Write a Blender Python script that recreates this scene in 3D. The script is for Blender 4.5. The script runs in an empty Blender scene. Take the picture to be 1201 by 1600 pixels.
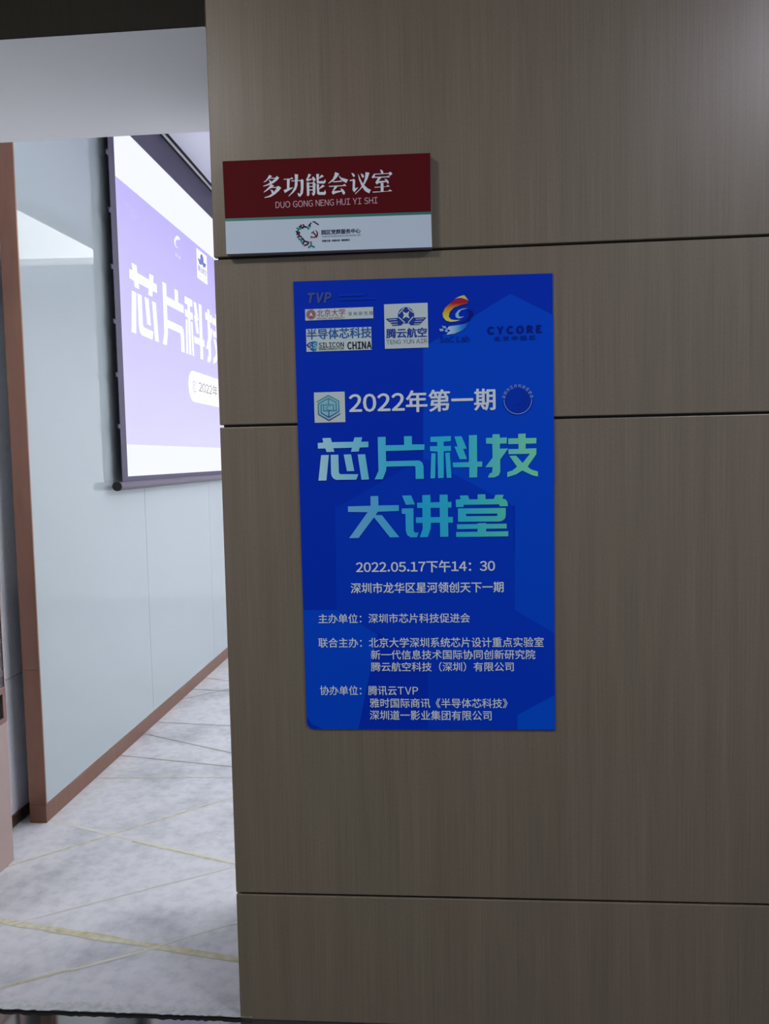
import bpy, bmesh, math, random
from mathutils import Vector, Matrix, Euler
S = bpy.context.scene
COL = S.collection

# ---------------------------------------------------------------- camera
cam_data = bpy.data.cameras.new('camera')
cam_data.sensor_fit = 'VERTICAL'
cam_data.sensor_height = 36.0
cam_data.lens = 1258.73 / 1600.0 * 36.0
cam_data.clip_start = 0.05
cam = bpy.data.objects.new('camera', cam_data)
COL.objects.link(cam)
YAW, PITCH, ROLL = 0.0800231, -0.0671332, 0.0215931
cam.matrix_world = (Matrix.Translation((0, -2.0, 1.4705)) @ Matrix.Rotation(YAW, 4, 'Z') @ Matrix.Rotation(PITCH, 4, 'X')
                    @ Matrix.Rotation(ROLL, 4, 'Y') @ Matrix.Rotation(math.pi / 2, 4, 'X'))
S.camera = cam

# ---------------------------------------------------------------- world, lamp levels, exposure
S.view_settings.view_transform = 'Standard'
S.view_settings.look = 'None'
S.view_settings.exposure = 0.0
S.view_settings.gamma = 1.0
S.view_settings.use_curve_mapping = False
W = bpy.data.worlds.new('world'); S.world = W
W.use_nodes = True
W.node_tree.nodes['Background'].inputs[0].default_value = (0.80, 0.86, 1.0, 1)
W.node_tree.nodes['Background'].inputs[1].default_value = 0.36
ROOM_LAMP = 4.2          # luminous ceiling panels of the meeting room
HALL_LAMP = 78.0         # round lamp of the corridor, up and left of the sign
HALL_LAMP_SMALL = 28.0    # corridor lamp on the right
ROOM_FILL_FAR = 17.0     # unseen panel added on the far side to brighten the meeting room
ROOM_FILL_DOOR = 15.0    # unseen panel added inside the doorway to fill front floor, soffit and grey wall
SCREEN = 1.0             # projected picture

# ---------------------------------------------------------------- materials
def principled(name, color, rough=0.5, metal=0.0, spec=0.5, ior=1.5, coat=0.0):
    m = bpy.data.materials.new(name); m.use_nodes = True
    b = m.node_tree.nodes['Principled BSDF']
    b.inputs['Base Color'].default_value = (*color, 1)
    b.inputs['Roughness'].default_value = rough
    b.inputs['Metallic'].default_value = metal
    b.inputs['Specular IOR Level'].default_value = spec
    b.inputs['IOR'].default_value = ior
    b.inputs['Coat Weight'].default_value = coat
    return m
def nodes_of(m): return m.node_tree.nodes, m.node_tree.links, m.node_tree.nodes['Principled BSDF']
def noise_color(m, scale_xyz, noise_scale, c0, c1, lo=0.3, hi=0.7, detail=6, bump=0.0, rough=None):
    N, L, b = nodes_of(m)
    tc = N.new('ShaderNodeTexCoord'); mp = N.new('ShaderNodeMapping'); mp.inputs['Scale'].default_value = scale_xyz
    nz = N.new('ShaderNodeTexNoise'); nz.inputs['Scale'].default_value = noise_scale; nz.inputs['Detail'].default_value = detail
    rp = N.new('ShaderNodeValToRGB')
    rp.color_ramp.elements[0].position = lo; rp.color_ramp.elements[0].color = (*c0, 1)
    rp.color_ramp.elements[1].position = hi; rp.color_ramp.elements[1].color = (*c1, 1)
    g = N.new('ShaderNodeNewGeometry')
    L.new(g.outputs['Position'], mp.inputs['Vector']); L.new(mp.outputs[0], nz.inputs['Vector'])
    L.new(nz.outputs['Fac'], rp.inputs[0]); L.new(rp.outputs[0], b.inputs['Base Color'])
    if bump:
        bp = N.new('ShaderNodeBump'); bp.inputs['Strength'].default_value = bump; bp.inputs['Distance'].default_value = 0.002
        L.new(nz.outputs['Fac'], bp.inputs['Height']); L.new(bp.outputs[0], b.inputs['Normal'])
    return nz, rp
def emission(name, color, strength):
    m = bpy.data.materials.new(name); m.use_nodes = True
    b = m.node_tree.nodes['Principled BSDF']
    b.inputs['Base Color'].default_value = (0.02, 0.02, 0.02, 1)
    b.inputs['Specular IOR Level'].default_value = 0.0
    b.inputs['Emission Color'].default_value = (*color, 1)
    b.inputs['Emission Strength'].default_value = strength
    return m
def ramp_print(name, axis, stops, rough=0.45, emit=False):
    """printed gradient over the object's own bounding box"""
    m = principled(name, (1, 1, 1), rough, spec=0.2)
    N, L, b = nodes_of(m)
    tc = N.new('ShaderNodeTexCoord'); sp = N.new('ShaderNodeSeparateXYZ'); rp = N.new('ShaderNodeValToRGB')
    el = rp.color_ramp.elements
    while len(el) < len(stops): el.new(0.5)
    for e, (p, c) in zip(el, stops): e.position = p; e.color = (*c, 1)
    L.new(tc.outputs['Generated'], sp.inputs[0]); L.new(sp.outputs[axis], rp.inputs[0])
    if emit:
        b.inputs['Base Color'].default_value = (0.02, 0.02, 0.02, 1)
        L.new(rp.outputs[0], b.inputs['Emission Color']); b.inputs['Emission Strength'].default_value = SCREEN
    else:
        L.new(rp.outputs[0], b.inputs['Base Color'])
    return m
def lin(r, g, b):
    f = lambda v: (v / 255 / 12.92) if v / 255 <= 0.04045 else ((v / 255 + 0.055) / 1.055) ** 2.4
    return (f(r), f(g), f(b))

M = {}
# oak-grey veneer: fine vertical grain over broad soft bands
wood = principled('veneer', (0.2, 0.17, 0.13), 0.37, spec=0.45)
def veneer(m, dark, light, band):
    N, L, b = nodes_of(m)
    g = N.new('ShaderNodeNewGeometry')
    def tex(sc, s, d):
        mp = N.new('ShaderNodeMapping'); mp.inputs['Scale'].default_value = sc
        nz = N.new('ShaderNodeTexNoise'); nz.inputs['Scale'].default_value = s; nz.inputs['Detail'].default_value = d
        L.new(g.outputs['Position'], mp.inputs['Vector']); L.new(mp.outputs[0], nz.inputs['Vector'])
        return nz
    n1 = tex((1, 1, 0.012), 260, 3); n2 = tex((1, 1, 0.04), 28, 4); n3 = tex((1, 1, 0.25), 3, 2)
    n4 = tex((1, 1, 0.3), 420, 2)
    def mix(a, fa, c, fc):
        q = N.new('ShaderNodeMath'); q.operation = 'MULTIPLY'; q.inputs[1].default_value = fa; L.new(a, q.inputs[0])
        r = N.new('ShaderNodeMath'); r.operation = 'MULTIPLY_ADD'; r.inputs[1].default_value = fc
        L.new(c, r.inputs[0]); L.new(q.outputs[0], r.inputs[2]); return r.outputs[0]
    f = mix(n1.outputs['Fac'], 0.42, n2.outputs['Fac'], 0.30)
    f = mix(f, 1.0, n4.outputs['Fac'], 0.28)
    rp = N.new('ShaderNodeValToRGB')
    rp.color_ramp.elements[0].position = 0.34; rp.color_ramp.elements[0].color = (*dark, 1)
    rp.color_ramp.elements[1].position = 0.66; rp.color_ramp.elements[1].color = (*light, 1)
    L.new(f, rp.inputs[0])
    rb = N.new('ShaderNodeValToRGB')
    rb.color_ramp.elements[0].position = 0.35; rb.color_ramp.elements[0].color = (*band[0], 1)
    rb.color_ramp.elements[1].position = 0.65; rb.color_ramp.elements[1].color = (*band[1], 1)
    L.new(n3.outputs['Fac'], rb.inputs[0])
    mx = N.new('ShaderNodeMix'); mx.data_type = 'RGBA'; mx.blend_type = 'MULTIPLY'; mx.inputs['Factor'].default_value = 1.0
    L.new(rp.outputs[0], mx.inputs['A']); L.new(rb.outputs[0], mx.inputs['B']); L.new(mx.outputs['Result'], b.inputs['Base Color'])
veneer(wood, (0.160, 0.130, 0.093), (0.238, 0.194, 0.140), ((0.97, 1.0, 0.95), (1.04, 0.98, 1.0)))
M['wood'] = wood
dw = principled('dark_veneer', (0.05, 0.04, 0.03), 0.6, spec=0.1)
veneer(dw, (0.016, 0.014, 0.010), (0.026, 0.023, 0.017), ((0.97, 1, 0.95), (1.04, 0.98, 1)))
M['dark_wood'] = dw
M['backing'] = principled('backing_board', (0.06, 0.055, 0.05), 0.8)
M['soffit'] = principled('white_paint', (0.90, 0.89, 0.88), 0.5, spec=0.3)
M['ceiling'] = principled('ceiling_paint_screen_tint', (0.82, 0.82, 0.92), 0.7)  # lavender light of the projector screen put into the paint colour
M['room_white'] = principled('room_paint', (0.82, 0.82, 0.85), 0.7)
M['hall_paint'] = principled('corridor_paint', (0.5, 0.5, 0.5), 0.8)
M['glass'] = principled('back_painted_glass', lin(157, 166, 170), 0.004, spec=0.5, ior=1.5)
M['fabric_wall'] = principled('grey_wall', (0.34, 0.345, 0.37), 0.8)
noise_color(M['fabric_wall'], (1, 1, 0.3), 120, (0.76, 0.76, 0.82), (0.86, 0.86, 0.92))
M['bronze'] = principled('brushed_bronze', (0.27, 0.16, 0.12), 0.34, metal=0.5, spec=0.3)
noise_color(M['bronze'], (1, 1, 0.2), 25, (0.195, 0.100, 0.068), (0.228, 0.118, 0.080))
M['bronze_dark'] = principled('dark_bronze', (0.10, 0.055, 0.04), 0.4, metal=0.5)
M['black'] = principled('black', (0.006, 0.006, 0.007), 0.6)
M['white_trim'] = principled('white_trim', (0.75, 0.75, 0.75), 0.4)
M['rose'] = principled('rose_gold', (0.335, 0.245, 0.225), 0.45, metal=0.25)
M['rose_dark'] = principled('rose_gold_frame', (0.20, 0.105, 0.09), 0.4, metal=0.4)
M['marble'] = principled('dark_marble', (0.1, 0.07, 0.08), 0.25)
noise_color(M['marble'], (1, 1, 1), 38, (0.032, 0.018, 0.024), (0.13, 0.10, 0.11), 0.45, 0.75, 9)
M['pale_plastic'] = principled('pale_plastic', (0.6, 0.6, 0.58), 0.5)
# stone floor
M['stone'] = principled('honed_stone', (0.5, 0.5, 0.52), 0.42, spec=0.35)
def stone(m):
    N, L, b = nodes_of(m)
    g = N.new('ShaderNodeNewGeometry')
    def nz(s, d, r=0.55):
        n = N.new('ShaderNodeTexNoise'); n.inputs['Scale'].default_value = s; n.inputs['Detail'].default_value = d
        n.inputs['Roughness'].default_value = r; L.new(g.outputs['Position'], n.inputs['Vector']); return n
    a = nz(2.6, 8, 0.62); c = nz(22, 6, 0.6)
    r1 = N.new('ShaderNodeValToRGB'); e = r1.color_ramp.elements
    e[0].position = 0.30; e[0].color = (0.31, 0.325, 0.35, 1); e[1].position = 0.52; e[1].color = (0.515, 0.515, 0.545, 1)
    L.new(a.outputs['Fac'], r1.inputs[0])
    r2 = N.new('ShaderNodeValToRGB'); e = r2.color_ramp.elements
    e[0].position = 0.3; e[0].color = (0.80, 0.81, 0.83, 1); e[1].position = 0.56; e[1].color = (1, 1, 1, 1)
    L.new(c.outputs['Fac'], r2.inputs[0])
    mx = N.new('ShaderNodeMix'); mx.data_type = 'RGBA'; mx.blend_type = 'MULTIPLY'; mx.inputs['Factor'].default_value = 1.0
    L.new(r1.outputs[0], mx.inputs['A']); L.new(r2.outputs[0], mx.inputs['B']); L.new(mx.outputs['Result'], b.inputs['Base Color'])
    bp = N.new('ShaderNodeBump'); bp.inputs['Strength'].default_value = 0.25; bp.inputs['Distance'].default_value = 0.002
    L.new(c.outputs['Fac'], bp.inputs['Height']); L.new(bp.outputs[0], b.inputs['Normal'])
stone(M['stone'])
M['grout_yellow'] = principled('yellow_grout', (0.45, 0.42, 0.27), 0.8)
noise_color(M['grout_yellow'], (1, 1, 1), 30, (0.36, 0.33, 0.19), (0.52, 0.50, 0.40))
M['grout_light'] = principled('pale_grout', (0.50, 0.49, 0.45), 0.8)
M['grout_dark'] = principled('dark_grout', (0.25, 0.25, 0.22), 0.8)
M['edge_stone'] = principled('chipped_stone_edge', (0.6, 0.6, 0.58), 0.8)
noise_color(M['edge_stone'], (1, 1, 1), 60, (0.36, 0.37, 0.38), (0.50, 0.51, 0.52), bump=0.6)
M['granite'] = principled('polished_dark_granite', (0.025, 0.022, 0.022), 0.06, ior=2.3)
# sign and poster inks
M['red'] = principled('sign_red', (0.105, 0.008, 0.011), 0.55, spec=0.04)
M['sign_white'] = principled('sign_white', (0.595, 0.705, 0.81), 0.45, spec=0.2)
M['sign_side'] = principled('sign_side', (0.30, 0.28, 0.34), 0.5)
M['sign_letter'] = principled('sign_letter', (0.76, 0.80, 0.88), 0.4)
M['teal'] = principled('sign_teal', (0.02, 0.20, 0.18), 0.4)
M['blue0'] = principled('poster_blue', (0.0, 0.034, 0.54), 0.5, spec=0.08)
M['blue1'] = principled('poster_blue_mid', (0.0, 0.046, 0.60), 0.5, spec=0.08)
M['blue2'] = principled('poster_blue_light', (0.0, 0.072, 0.69), 0.5, spec=0.08)
M['blue3'] = principled('poster_blue_pale', (0.0, 0.090, 0.74), 0.5, spec=0.08)
INK = dict(print_white=(0.74, 0.84, 0.90), print_faint=(0.06, 0.10, 0.36), print_maroon=(0.30, 0.02, 0.05), print_grey=(0.13, 0.14, 0.18),
           print_blue=(0.03, 0.14, 0.42), print_black=(0.015, 0.02, 0.03), print_pale=(0.55, 0.70, 0.75), print_navy=(0.015, 0.05, 0.35),
           print_dark=(0.003, 0.012, 0.26), print_dim=(0.003, 0.032, 0.40), print_teal=(0.05, 0.25, 0.35), sign_pink=(0.66, 0.45, 0.50),
           print_ink=(0.025, 0.025, 0.07), heart_maroon=(0.17, 0.015, 0.06), heart_navy=(0.018, 0.018, 0.075), heart_teal=(0.02, 0.26, 0.21),
           emblem_red=(0.16, 0.008, 0.025), card=(0.60, 0.71, 0.72), pale_blue=(0.30, 0.56, 0.85), badge_blue=(0.0, 0.040, 0.52),
           badge_line=(0.26, 0.46, 0.95))
for k, v in INK.items(): M[k] = principled(k, v, 0.5, spec=0.1)
M['heading'] = ramp_print('heading_print', 'X', [(0, (0.46, 0.82, 0.93)), (0.30, (0.08, 0.60, 0.86)), (0.62, (0.02, 0.57, 0.82)), (1.0, (0.22, 0.80, 0.46))])
M['heading2'] = ramp_print('heading_print_second', 'X', [(0, (0.18, 0.52, 0.84)), (0.45, (0.015, 0.50, 0.86)), (0.75, (0.04, 0.58, 0.74)), (1.0, (0.10, 0.70, 0.50))])
M['swirl'] = ramp_print('swirl_print', 'Z', [(0, (0.75, 0.80, 0.20)), (0.30, (0.75, 0.62, 0.05)), (0.62, (0.70, 0.25, 0.02)), (0.8, (0.42, 0.015, 0.03)), (1, (0.42, 0.01, 0.06))])
M['swirl_tip'] = ramp_print('swirl_tip_print', 'X', [(0, (0.75, 0.8, 0.6)), (0.6, (0.75, 0.62, 0.05)), (1, (0.7, 0.7, 0.5))])
M['brush'] = ramp_print('brush_print', 'X', [(0, (0.55, 0.72, 0.95)), (0.35, (0.32, 0.58, 0.80)), (0.65, (0.03, 0.30, 0.80)), (1, (0.005, 0.07, 0.66))])
M['shield'] = ramp_print('shield_print', 'X', [(0, (0.01, 0.03, 0.25)), (0.5, (0.01, 0.10, 0.45)), (1, (0.04, 0.40, 0.55))])
M['hexline'] = ramp_print('hexagon_print', 'Z', [(0, (0.01, 0.04, 0.22)), (0.5, (0.06, 0.30, 0.40)), (1, (0.10, 0.34, 0.32))])
M['hexfill'] = principled('hexagon_fill', (0.30, 0.60, 0.75), 0.42)
# projection
M['beam_white'] = emission('projected_white', (0.92, 0.94, 1.0), SCREEN)
M['beam_slide'] = ramp_print('projected_slide', 'Z', [(0, lin(214, 209, 252)), (0.45, lin(202, 195, 252)), (1, lin(185, 175, 250))], emit=True)
M['beam_letter'] = emission('projected_letter', (1.0, 1.0, 1.0), SCREEN * 1.05)
M['beam_blue'] = emission('projected_blue', lin(120, 130, 210), SCREEN)
M['beam_faint'] = emission('projected_faint', lin(206, 196, 255), SCREEN)
M['beam_grey'] = emission('projected_grey', lin(150, 150, 170), SCREEN)
M['screen_black_spill'] = principled('screen_border_overspill', (0.062, 0.054, 0.098), 0.7)  # purple-grey is projector overspill put into the colour of black fabric
M['bar'] = principled('screen_bar', (0.085, 0.065, 0.10), 0.35)
M['room_lamp'] = emission('lamp_panel', (0.95, 0.98, 1.0), ROOM_LAMP)
M['room_fill_door'] = emission('fill_panel_door', (0.95, 0.98, 1.0), ROOM_FILL_DOOR)
M['room_fill_far'] = emission('fill_panel_far', (0.95, 0.98, 1.0), ROOM_FILL_FAR)
M['hall_lamp'] = emission('hall_lamp', (1.0, 0.985, 0.95), HALL_LAMP)
M['hall_lamp_small'] = emission('hall_lamp_small', (0.82, 0.83, 1.0), HALL_LAMP_SMALL)

# ---------------------------------------------------------------- builders
def wloc(o):
    v = Vector((0, 0, 0))
    while o is not None: v += o.location; o = o.parent
    return v
def obj(name, verts, faces, mats, parent=None, idx=None, smooth=False):
    """one mesh object; verts are world coordinates, the origin goes to the middle of the mesh"""
    lo = Vector([min(v[i] for v in verts) for i in range(3)]); hi = Vector([max(v[i] for v in verts) for i in range(3)])
    c = (lo + hi) / 2
    me = bpy.data.meshes.new(name)
    me.from_pydata([Vector(v) - c for v in verts], [], faces)
    if not isinstance(mats, (list, tuple)): mats = [mats]
    for m in mats: me.materials.append(m)
    if idx: me.polygons.foreach_set('material_index', idx)
    if smooth: me.polygons.foreach_set('use_smooth', [True] * len(me.polygons))
    me.update()
    o = bpy.data.objects.new(name, me); COL.objects.link(o)
    if parent is not None: o.parent = parent
    o.location = c - (wloc(parent) if parent is not None else Vector((0, 0, 0)))
    return o
class MB:
    def __init__(s): s.v = []; s.f = []; s.i = []
    def add_bm(s, bm, mi=0):
        n = len(s.v); bm.verts.index_update()
        s.v += [tuple(v.co) for v in bm.verts]
        for f in bm.faces: s.f.append([n + v.index for v in f.verts]); s.i.append(mi)
        bm.free()
    def box(s, lo, hi, bevel=0.0, mi=0, seg=2):
        bm = bmesh.new(); bmesh.ops.create_cube(bm, size=1.0)
        for v in bm.verts:
            v.co = Vector([(lo[k] + hi[k]) / 2 + v.co[k] * (hi[k] - lo[k]) for k in range(3)])
        if bevel: bmesh.ops.bevel(bm, geom=bm.edges[:], offset=bevel, segments=seg, affect='EDGES', profile=0.5)
        s.add_bm(bm, mi); return s
    def prism(s, pts3, d, mi=0):
        """polygon in space extruded by the vector d"""
        n = len(s.v); k = len(pts3)
        s.v += [tuple(p) for p in pts3] + [tuple(Vector(p) + Vector(d)) for p in pts3]
        s.f += [list(range(n, n + k)), list(range(n + 2 * k - 1, n + k - 1, -1))] + [[n + i, n + (i + 1) % k, n + k + (i + 1) % k, n + k + i] for i in range(k)]
        s.i += [mi] * (k + 2); return s
    def tube(s, a, b, r, seg=24, mi=0):
        a, b = Vector(a), Vector(b); d = (b - a).normalized()
        u = d.orthogonal().normalized(); w = d.cross(u); n = len(s.v)
        for p in (a, b):
            for k in range(seg):
                t = 2 * math.pi * k / seg; s.v.append(tuple(p + (u * math.cos(t) + w * math.sin(t)) * r))
        for k in range(seg): s.f.append([n + k, n + (k + 1) % seg, n + seg + (k + 1) % seg, n + seg + k]); s.i.append(mi)
        s.f.append(list(range(n + seg - 1, n - 1, -1))); s.f.append(list(range(n + seg, n + 2 * seg))); s.i += [mi, mi]; return s
    def flat(s, pts3, mi=0):
        n = len(s.v); s.v += [tuple(p) for p in pts3]; s.f.append(list(range(n, n + len(pts3)))); s.i.append(mi); return s
    def build(s, name, mats, parent=None): return obj(name, s.v, s.f, mats, parent, s.i)
def thing(name, label, cat, loc, group=None):
    o = bpy.data.objects.new(name, None); COL.objects.link(o); o.location = loc; o.empty_display_size = 0.1
    o['label'] = label; o['category'] = cat
    if group: o['group'] = group
    return o
def struct(o): o['kind'] = 'structure'; return o
def sgroup(name, loc):
    o = bpy.data.objects.new(name, None); COL.objects.link(o); o.location = loc; o.empty_display_size = 0.1
    return struct(o)

# ---------------------------------------------------------------- the setting
# front wall of grey-brown veneer boards with open joints
wall = sgroup('wall_front', (0.9, 0.0, 0.0))
for z0, z1 in ((-0.004, 0.3376), (0.3436, 1.5555), (1.5615, 1.9703), (1.9763, 3.19)):
    MB().box((-0.572, 0.0, z0), (3.2, 0.018, z1), 0.0022).build('wall_board', M['wood'], wall)
MB().box((-0.566, 0.0185, -0.004), (3.2, 0.62, 3.19)).build('wall_backing', M['backing'], wall)
head = sgroup('wall_above_opening', (-1.8, 0.3, 2.531))
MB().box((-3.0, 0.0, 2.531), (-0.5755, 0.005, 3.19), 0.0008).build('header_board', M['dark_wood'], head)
MB().box((-3.0, 0.0055, 2.5315), (-0.5755, 0.62, 3.3569)).build('soffit', M['soffit'], head)
# left side: grey wall, then a furred-out wall of back-painted glass with a bronze post at its end
side = sgroup('wall_side', (-1.8, 0.7, 0.0))
MB().box((-3.0, 0.0, 0.0), (-1.80, 6.5, 0.6010), 0.002).build('wall_board', M['fabric_wall'], side)
MB().box((-3.0, 0.0, 0.6045), (-1.80, 6.5, 2.53), 0.002).box((-3.0, 0.621, 2.53), (-1.80, 6.5, 3.356)).build('wall_board', M['fabric_wall'], side)
struct(MB().box((-1.80, 0.02, 0.0), (-1.788, 1.40, 0.045), 0.002).build('baseboard_side', M['bronze_dark']))
gl = sgroup('wall_left', (-1.7, 1.2, 0.0))
ys = (1.1125, 2.329, 3.52, 4.71, 5.9, 6.5)
for a, b in zip(ys[:-1], ys[1:]):
    MB().box((-1.735, a, 0.077), (-1.673, b - 0.003, 3.356), 0.0008, seg=1).build('glass_panel', M['glass'], gl)
struct(MB().box((-1.735, 1.1125, 0.0), (-1.671, 6.5, 0.0765), 0.002).build('baseboard_left', M['bronze']))
struct(MB().box((-1.741, 1.102, 0.0), (-1.670, 1.112, 0.0755), 0.001).box((-1.741, 1.102, 0.0765), (-1.670, 1.112, 0.640), 0.001)
       .box((-1.741, 1.102, 0.6405), (-1.670, 1.112, 3.356), 0.001).build('trim_1', M['bronze']))
# room shell
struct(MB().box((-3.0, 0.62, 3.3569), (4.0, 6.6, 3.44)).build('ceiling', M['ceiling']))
struct(MB().box((-1.80, 6.5, 0.0), (4.0, 6.6, 3.3569)).build('wall_back', M['room_white']))
struct(MB().box((3.2, 0.0, 0.0), (3.3, 6.5, 3.3569)).build('wall_right', M['room_white']))
# stone floor slab of irregular stones, joints and a rough front edge
def joint(mb, a, b, w, mi, z=None, ext=(0, 0)):
    z = 0.0003 + 0.00001 * len(mb.f) ** 0.75 if z is None else z
    a = Vector((a[0], a[1], 0)); b = Vector((b[0], b[1], 0)); d = (b - a).normalized()
    a = a - d * ext[0]; b = b + d * ext[1]
    n = Vector((-d.y, d.x, 0)) * w / 2; k = max(2, int((b - a).length / 0.06)); rnd = random.Random(int(a.x * 1000) + mi)
    L_, R_ = [], []
    for i in range(k + 1):
        p = a.lerp(b, i / k); j = 1 + rnd.uniform(-0.3, 0.3)
        L_.append(p + n * j); R_.append(p - n * j)
    nn = len(mb.v)
    for p, q in zip(L_, R_): mb.v += [(p.x, p.y, z), (q.x, q.y, z)]
    for i in range(k): mb.f.append([nn + 2 * i, nn + 2 * i + 2, nn + 2 * i + 3, nn + 2 * i + 1]); mb.i.append(mi)
fl = MB()
fl.box((-1.80, 0.004, -0.10), (3.3, 6.6, 0.0), 0.004)
Y, LG, DG, ES = 1, 2, 3, 4
joint(fl, (-1.661, 1.127), (-0.804, 0.804), 0.018, LG, ext=(0, 0.9))
joint(fl, (-1.250, 0.958), (-0.804, 0.800), 0.008, Y, None, ext=(0, 0.3))
joint(fl, (-1.627, 0.760), (-0.963, 1.374), 0.009, Y, ext=(0.02, 0.9))
joint(fl, (-1.471, 0.408), (-0.636, 0.242), 0.027, Y, ext=(0.16, 0.3))
joint(fl, (-1.285, 0.085), (-0.941, 0.278), 0.009, Y, ext=(0.06, 0.0))
joint(fl, (-1.120, 0.172), (-0.900, 0.294), 0.010, LG, None)
joint(fl, (-0.941, 0.278), (-0.687, 0.438), 0.007, LG, ext=(0, 0.8))
joint(fl, (-1.393, 0.411), (-0.798, 0.782), 0.008, LG, ext=(0.05, 0.9))
joint(fl, (-1.682, 1.567), (-1.023, 1.595), 0.008, Y, ext=(0, 1.4))
joint(fl, (-1.686, 1.590), (-1.148, 2.007), 0.008, LG, ext=(0, 1.2))
joint(fl, (-1.731, 1.868), (-1.064, 1.723), 0.007, DG, ext=(0, 1.2))
joint(fl, (-1.683, 2.182), (-1.209, 1.950), 0.007, DG, ext=(0, 1.2))
joint(fl, (-1.708, 2.373), (-1.246, 2.314), 0.007, DG, ext=(0, 1.4))
joint(fl, (-1.688, 2.785), (-1.514, 2.949), 0.009, DG, ext=(0, 1.2))
joint(fl, (-1.678, 3.019), (-1.413, 2.978), 0.010, DG, ext=(0, 1.2))
joint(fl, (-1.690, 3.30), (-1.20, 3.10), 0.009, Y, ext=(0, 1.2))
rnd = random.Random(4)
nn = len(fl.v); K = 120
for i in range(K + 1):
    x = -1.80 + 1.26 * i / K
    fl.v += [(x, -0.002 + rnd.uniform(-0.003, 0.003), 0.0032), (x, 0.030 + rnd.uniform(-0.008, 0.010), 0.0031)]
for i in range(K): fl.f.append([nn + 2 * i, nn + 2 * i + 2, nn + 2 * i + 3, nn + 2 * i + 1]); fl.i.append(ES)
fl.box((-1.80, -0.0015, -0.08), (-0.566, 0.0038, -0.0022), mi=5)  # black filler stands in for the shade in the floor gap
struct(fl.build('floor', [M['stone'], M['grout_yellow'], M['grout_light'], M['grout_dark'], M['edge_stone'], M['black']]))
struct(MB().box((-4.0, -4.0, -0.12), (3.3, -0.0017, -0.004)).build('floor_corridor', M['granite']))
struct(MB().box((-4.0, -4.0, 3.19), (3.3, 0.0, 3.28)).build('ceiling_corridor', M['hall_paint']))
# ceiling track over the projector screen
tr = MB()
tr.box((-1.6286, 1.70, 3.349), (-1.6252, 6.4, 3.3569), mi=0).box((-1.6252, 1.70, 3.3535), (-1.6072, 6.4, 3.3569), mi=1)
tr.box((-1.6072, 1.70, 3.350), (-1.5923, 6.4, 3.3569), mi=0).box((-1.5923, 1.70, 3.3535), (-1.574, 6.4, 3.3569), mi=1)
struct(tr.build('trim_2', [M['white_trim'], M['black']]))

# ---------------------------------------------------------------- lamps
def room_lamp(poly, z, label, mat, skirt=0.016):
    c = Vector((sum(p[0] for p in poly) / len(poly), sum(p[1] for p in poly) / len(poly), z))
    t = thing('ceiling_light', label, 'ceiling light', c, 'luminous ceiling panels')
    MB().prism([(x, y, z - 0.012) for x, y in poly], (0, 0, 0.012)).build('diffuser', M[mat], t)
    fr = MB()  # deep skirts added to keep lamp light off the top of the screen
    for i in range(len(poly)):
        a, b = Vector(poly[i]), Vector(poly[(i + 1) % len(poly)]); d = (b - a).normalized(); n = Vector((d.y, -d.x)) * 0.018
        fr.prism([(a.x, a.y, z - skirt), (b.x, b.y, z - skirt), (b.x + n.x, b.y + n.y, z - skirt), (a.x + n.x, a.y + n.y, z - skirt)], (0, 0, skirt))
    fr.build('frame', M['white_trim'], t)
room_lamp([(-0.28, 2.9), (1.0, 2.9), (1.0, 5.15), (-0.14, 5.235), (-0.40, 5.27)], 3.3569, 'luminous ceiling panel of the meeting room nearest the projector screen', 'room_lamp', 0.07)
room_lamp([(-0.75, 0.66), (0.0, 0.66), (0.0, 1.08), (-0.75, 1.08)], 3.3569, 'unseen fill light added on the meeting room ceiling just inside the doorway', 'room_fill_door')
room_lamp([(1.7, 1.2), (2.9, 1.2), (2.9, 5.1), (1.7, 5.1)], 3.3569, 'unseen fill panel added on the meeting room ceiling farthest from the projector screen', 'room_fill_far', 0.09)
def hall_lamp(x, y, r, mat, label):
    t = thing('corridor_downlight', label, 'ceiling light', (x, y, 3.19), 'corridor ceiling lamps')
    MB().tube((x, y, 3.172), (x, y, 3.19), r, 40).build('diffuser', M[mat], t)
    rg = MB(); n = 40
    for k in range(n):
        a, b = 2 * math.pi * k / n, 2 * math.pi * (k + 1) / n
        q = [(x + math.cos(u) * s, y + math.sin(u) * s, 3.166) for u, s in ((a, r + 0.002), (b, r + 0.002), (b, r + 0.022), (a, r + 0.022))]
        rg.prism(q, (0, 0, 0.024))
    rg.build('rim', M['white_trim'], t)
hall_lamp(-1.35, -1.75, 0.20, 'hall_lamp', 'round corridor ceiling lamp in front of the doorway')
hall_lamp(1.58, -1.62, 0.35, 'hall_lamp_small', 'round corridor ceiling lamp in front of the wooden wall')

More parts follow.
